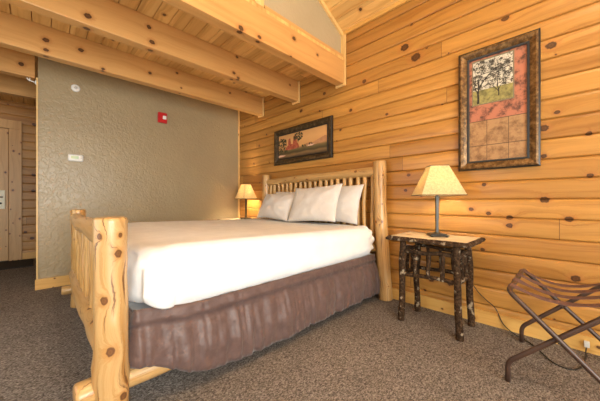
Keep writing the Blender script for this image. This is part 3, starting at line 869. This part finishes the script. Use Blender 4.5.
# ------------------------------------------------------------------ lamps
TRIMM = mat('shade_edge_trim', .7, (.10, .065, .03))[0]
def build_lamp(label, loc, rz, side, watt):
    lp = thing('table_lamp', label, 'lamp', loc, rz)
    bm = BM(); add_box(bm, -.072, .072, -.072, .072, .008, .016); add_box(bm, -.058, .058, -.058, .058, .016, .024)
    for sx in (-1, 1):
        for sy in (-1, 1): add_box(bm, sx*.056-.010, sx*.056+.010, sy*.056-.010, sy*.056+.010, 0, .008)
    soften(finish('base', bm, METAL, lp), .003)
    bm = BM()
    def sq(z0, z1, a0, a1):
        v = [bm.verts.new((sx*a, sy*a, z)) for z, a in ((z0, a0), (z1, a1)) for sx, sy in ((-1, -1), (1, -1), (1, 1), (-1, 1))]
        bm.faces.new(v[3::-1]); bm.faces.new(v[4:])
        for i in range(4): bm.faces.new((v[i], v[(i+1) % 4], v[4+(i+1) % 4], v[4+i]))
    sq(.024, .034, .024, .014); sq(.034, .315, .0105, .012); sq(.315, .328, .017, .017); sq(.328, .36, .009, .009)
    soften(finish('stem', bm, METAL, lp), .002)
    finish('socket', lathe(BM(), [(.014, .36), (.014, .40), (.010, .405)], (0, 0, 0)), METAL, lp)
    bulb = finish('bulb', lathe(BM(), [(.010, .405), (.014, .42), (.026, .445), (.030, .465), (.024, .488), (.008, .498)], (0, 0, 0)), BULB, lp, True)
    z0, z1, a0, a1 = .338, .578, side/2, side*.205
    bm = BM()
    n = 8
    for (s_, ofs) in ((1, 0), (-1, .003)):
        grid = []
        for j in range(n+1):
            t = j/n; a = a0+(a1-a0)*t - ofs; z = z0+(z1-z0)*t
            grid.append([bm.verts.new((sx*a, sy*a, z)) for sx, sy in ((-1, -1), (1, -1), (1, 1), (-1, 1))])
        for A, B in zip(grid, grid[1:]):
            for i in range(4):
                f = (A[i], A[(i+1) % 4], B[(i+1) % 4], B[i])
                bm.faces.new(f if s_ == 1 else f[::-1])
        if s_ == 1: o_ = grid
        else:
            for R_, Q in ((o_[0], grid[0]), (o_[-1], grid[-1])):
                for i in range(4): bm.faces.new((R_[i], R_[(i+1) % 4], Q[(i+1) % 4], Q[i]))
    sh = finish('lamp_shade', bm, SHADE, lp)
    for z, a in ((z0, a0), (z1, a1)):
        bm = BM()
        c_ = [(-a, -a, z), (a, -a, z), (a, a, z), (-a, a, z)]
        for i in range(4): sweep(bm, [c_[i], c_[(i+1) % 4]], .0032, 8)
        finish('shade_trim', bm, TRIMM, sh)
    bm = BM()
    for i in range(2):
        a = a1-.004; p = [(-a, 0, .572), (a, 0, .572)] if i == 0 else [(0, -a, .572), (0, a, .572)]
        sweep(bm, p, .002, 6)
    sweep(bm, [(0, 0, .5), (0, 0, .59)], .002, 6)
    finish('shade_spider', bm, METAL, sh)
    li = bpy.data.lights.new('bulb_glow', 'POINT'); li.energy = watt; li.color = (1, .78, .47); li.shadow_soft_size = .045
    lo = bpy.data.objects.new('bulb_glow', li); lo.location = (0, 0, .455); link(lo, lp)
    return lp
m, nt, b = mat('lit_bulb', .4, (.9, .85, .75)); b.inputs['Emission Color'].default_value = (1, .8, .5, 1); b.inputs['Emission Strength'].default_value = 6
BULB = m
LAMP_W = 11
build_lamp('lit lamp with square parchment shade on the right bedside table', (2.352, .778, TZ+.0375), math.radians(36), .325, 7)
build_lamp('lit lamp with parchment shade in the far corner beyond the bed', (2.452, 3.77, TZ+.0225), 0, .262, 42)

# ------------------------------------------------------------------ luggage rack
lr = thing('luggage_rack', 'folding brown tube luggage rack with webbing straps by the wall', 'luggage rack', (2.15, .042, 0))
def ubend(name, x0, x1, sy, zt):
    """one folding frame: two legs joined by the top bar; foot at -sy side stands upright, top at +sy side"""
    ty, fy = sy*.197, -sy*.205
    def corner(a, b_, c, r=.035, n=6):
        a, b_, c = Vector(a), Vector(b_), Vector(c)
        p, q = b_ + (a-b_).normalized()*r, b_ + (c-b_).normalized()*r
        return [(p*(1-t)**2 + b_*2*t*(1-t) + q*t*t) for t in [i/n for i in range(n+1)]]
    A = (x0, fy, 0); B = (x0, fy, .108); C = (x0, ty, zt); D = (x1, ty, zt); E = (x1, fy, .108); F = (x1, fy, 0)
    pts = [Vector(A)] + corner(A, B, C) + corner(B, C, D) + corner(C, D, E) + corner(D, E, F) + [Vector(F)]
    bm = BM(); sweep(bm, pts, .0128, 14)
    return finish(name, bm, RACKM, lr, True)
f1 = ubend('folding_frame', -.320, .320, 1, .508)
f2 = ubend('folding_frame', -.292, .292, -1, .508)
for x in (-.306, .306): finish('pivot_pin', sweep(BM(), [(x-.032, 0, .303), (x+.032, 0, .303)], .005, 10), METAL, lr, True)
for k in range(4):
    x = -.235 + k*.157
    bm = BM(); n = 28; top, bot = [], []
    pth = []
    for i in range(n+1):
        t = i/n; y = .197 - .394*t
        pth.append((y, .5225 - .050*math.sin(PI*t)**.9*(1+.1*k)))
    pth = [(.2115, .500), (.210, .512), (.204, .520)] + pth[1:-1] + [(-.204, .520), (-.210, .512), (-.2115, .500)]
    rows = []
    for i, (y, z) in enumerate(pth):
        a = Vector(pth[max(i-1, 0)]); b_ = Vector(pth[min(i+1, len(pth)-1)]); tg = (b_-a).normalized(); nr = Vector((-tg.y, tg.x)) * -1
        q = Vector((y, z)) + nr*.0028
        tw = .004*noise3(i*.2, k, 0)
        rows.append([bm.verts.new((x+sx*.029, yy, zz + tw*sx)) for sx, (yy, zz) in ((-1, (y, z)), (1, (y, z)), (1, q), (-1, q))])
    for A, B in zip(rows, rows[1:]):
        for i in range(4): bm.faces.new((A[i], A[(i+1) % 4], B[(i+1) % 4], B[i]))
    bm.faces.new(rows[0]); bm.faces.new(rows[-1][::-1])
    finish('strap', bm, STRAP, lr, False)

# ------------------------------------------------------------------ lamp cord
def spline(pts, n=10):
    pts = [Vector(p) for p in pts]; out = []
    for i in range(len(pts)-1):
        p0, p1, p2, p3 = pts[max(i-1, 0)], pts[i], pts[i+1], pts[min(i+2, len(pts)-1)]
        for k in range(n):
            t = k/n
            out.append(.5*((2*p1) + (p2-p0)*t + (2*p0-5*p1+4*p2-p3)*t*t + (3*p1-p0-3*p2+p3)*t**3))
    return out + [pts[-1]]
cd = thing('power_cord', 'thin black power cord running along the baseboard under the luggage rack', 'cord', (2.56, .45, 0))
bm = BM()
pp = [(2.57, .70, .62), (2.575, .66, .45), (2.573, .55, .27), (2.572, .48, .20), (2.571, .42, .15), (2.568, .37, .045), (2.535, .30, .0045), (2.482, .232, .0045), (2.40, .165, .0045), (2.26, .08, .0045), (2.24, .0, .0045), (2.33, -.045, .0045), (2.47, -.064, .0045), (2.545, -.066, .02), (2.562, -.071, .05)]
sweep(bm, spline([Vector(p)-Vector((2.56, .45, 0)) for p in pp]), .0034, 8)
finish('cable', bm, BLACK, cd, True)
box('plug', -.008, .017, -.534, -.508, .040, .078, WHITE, cd, .004)

# ------------------------------------------------------------------ light
def area(name, loc, rot, sx, sy, e, col):
    l = bpy.data.lights.new(name, 'AREA'); l.shape = 'RECTANGLE'; l.size = sx; l.size_y = sy; l.energy = e; l.color = col
    o = bpy.data.objects.new(name, l); o.location = loc; o.rotation_euler = rot; link(o); return o
area('daylight_window', ((WX0+WX1)/2, YB-.2, (WZ0+WZ1)/2), (PI/2, 0, 0), WX1-WX0, WZ1-WZ0, 165, (1.0, .97, .93))
area('added_side_light', (XL-.2, (VY0+VY1)/2, (VZ0+VZ1)/2), (0, -PI/2, 0), VZ1-VZ0, VY1-VY0, 27, (1.0, .97, .93))  # added fill along the beams, through the assumed side window
# unseen fill lamps, added to brighten the vault and the hall
def add_fill(label, loc, e, r, col):
    t = thing('fill_lamp', label, 'lamp', loc)
    finish('fill_canopy', lathe(BM(), [(.07, .0), (.07, -.02), (.02, -.035)], (0, 0, 0)), DARKM, t)
    l = bpy.data.lights.new('fill_glow', 'POINT'); l.energy = e; l.color = col; l.shadow_soft_size = r
    o = bpy.data.objects.new('fill_glow', l); o.location = (0, 0, -.05-r); link(o, t)
add_fill('added unseen fill lamp on the ridge of the vaulted ceiling', (.5, -.6, 4.05), 60, .14, (1, .86, .66))
add_fill('added unseen fill lamp on the hall boards by the entry', (-.9, 5.6, ZD), 2.0, .06, (1, .80, .55))
w = bpy.data.worlds.new('World'); S.world = w; w.use_nodes = True
nt = w.node_tree; bg = nt.nodes['Background']
sky = N(nt, 'ShaderNodeTexSky', sky_type='NISHITA', sun_disc=False, sun_elevation=math.radians(40))
nt.links.new(sky.outputs[0], bg.inputs[0]); bg.inputs[1].default_value = .05

cam = bpy.data.cameras.new('Camera'); cam.lens = 16; cam.sensor_width = 36; cam.clip_start = .02
co = bpy.data.objects.new('Camera', cam); co.location = (0, 0, 1.0); co.rotation_euler = (PI/2, 0, -math.radians(44.5)); link(co)
S.camera = co
S.view_settings.view_transform = 'Standard'; S.view_settings.look = 'None'; S.view_settings.gamma = 1; S.view_settings.use_curve_mapping = False
S.view_settings.exposure = 0.85
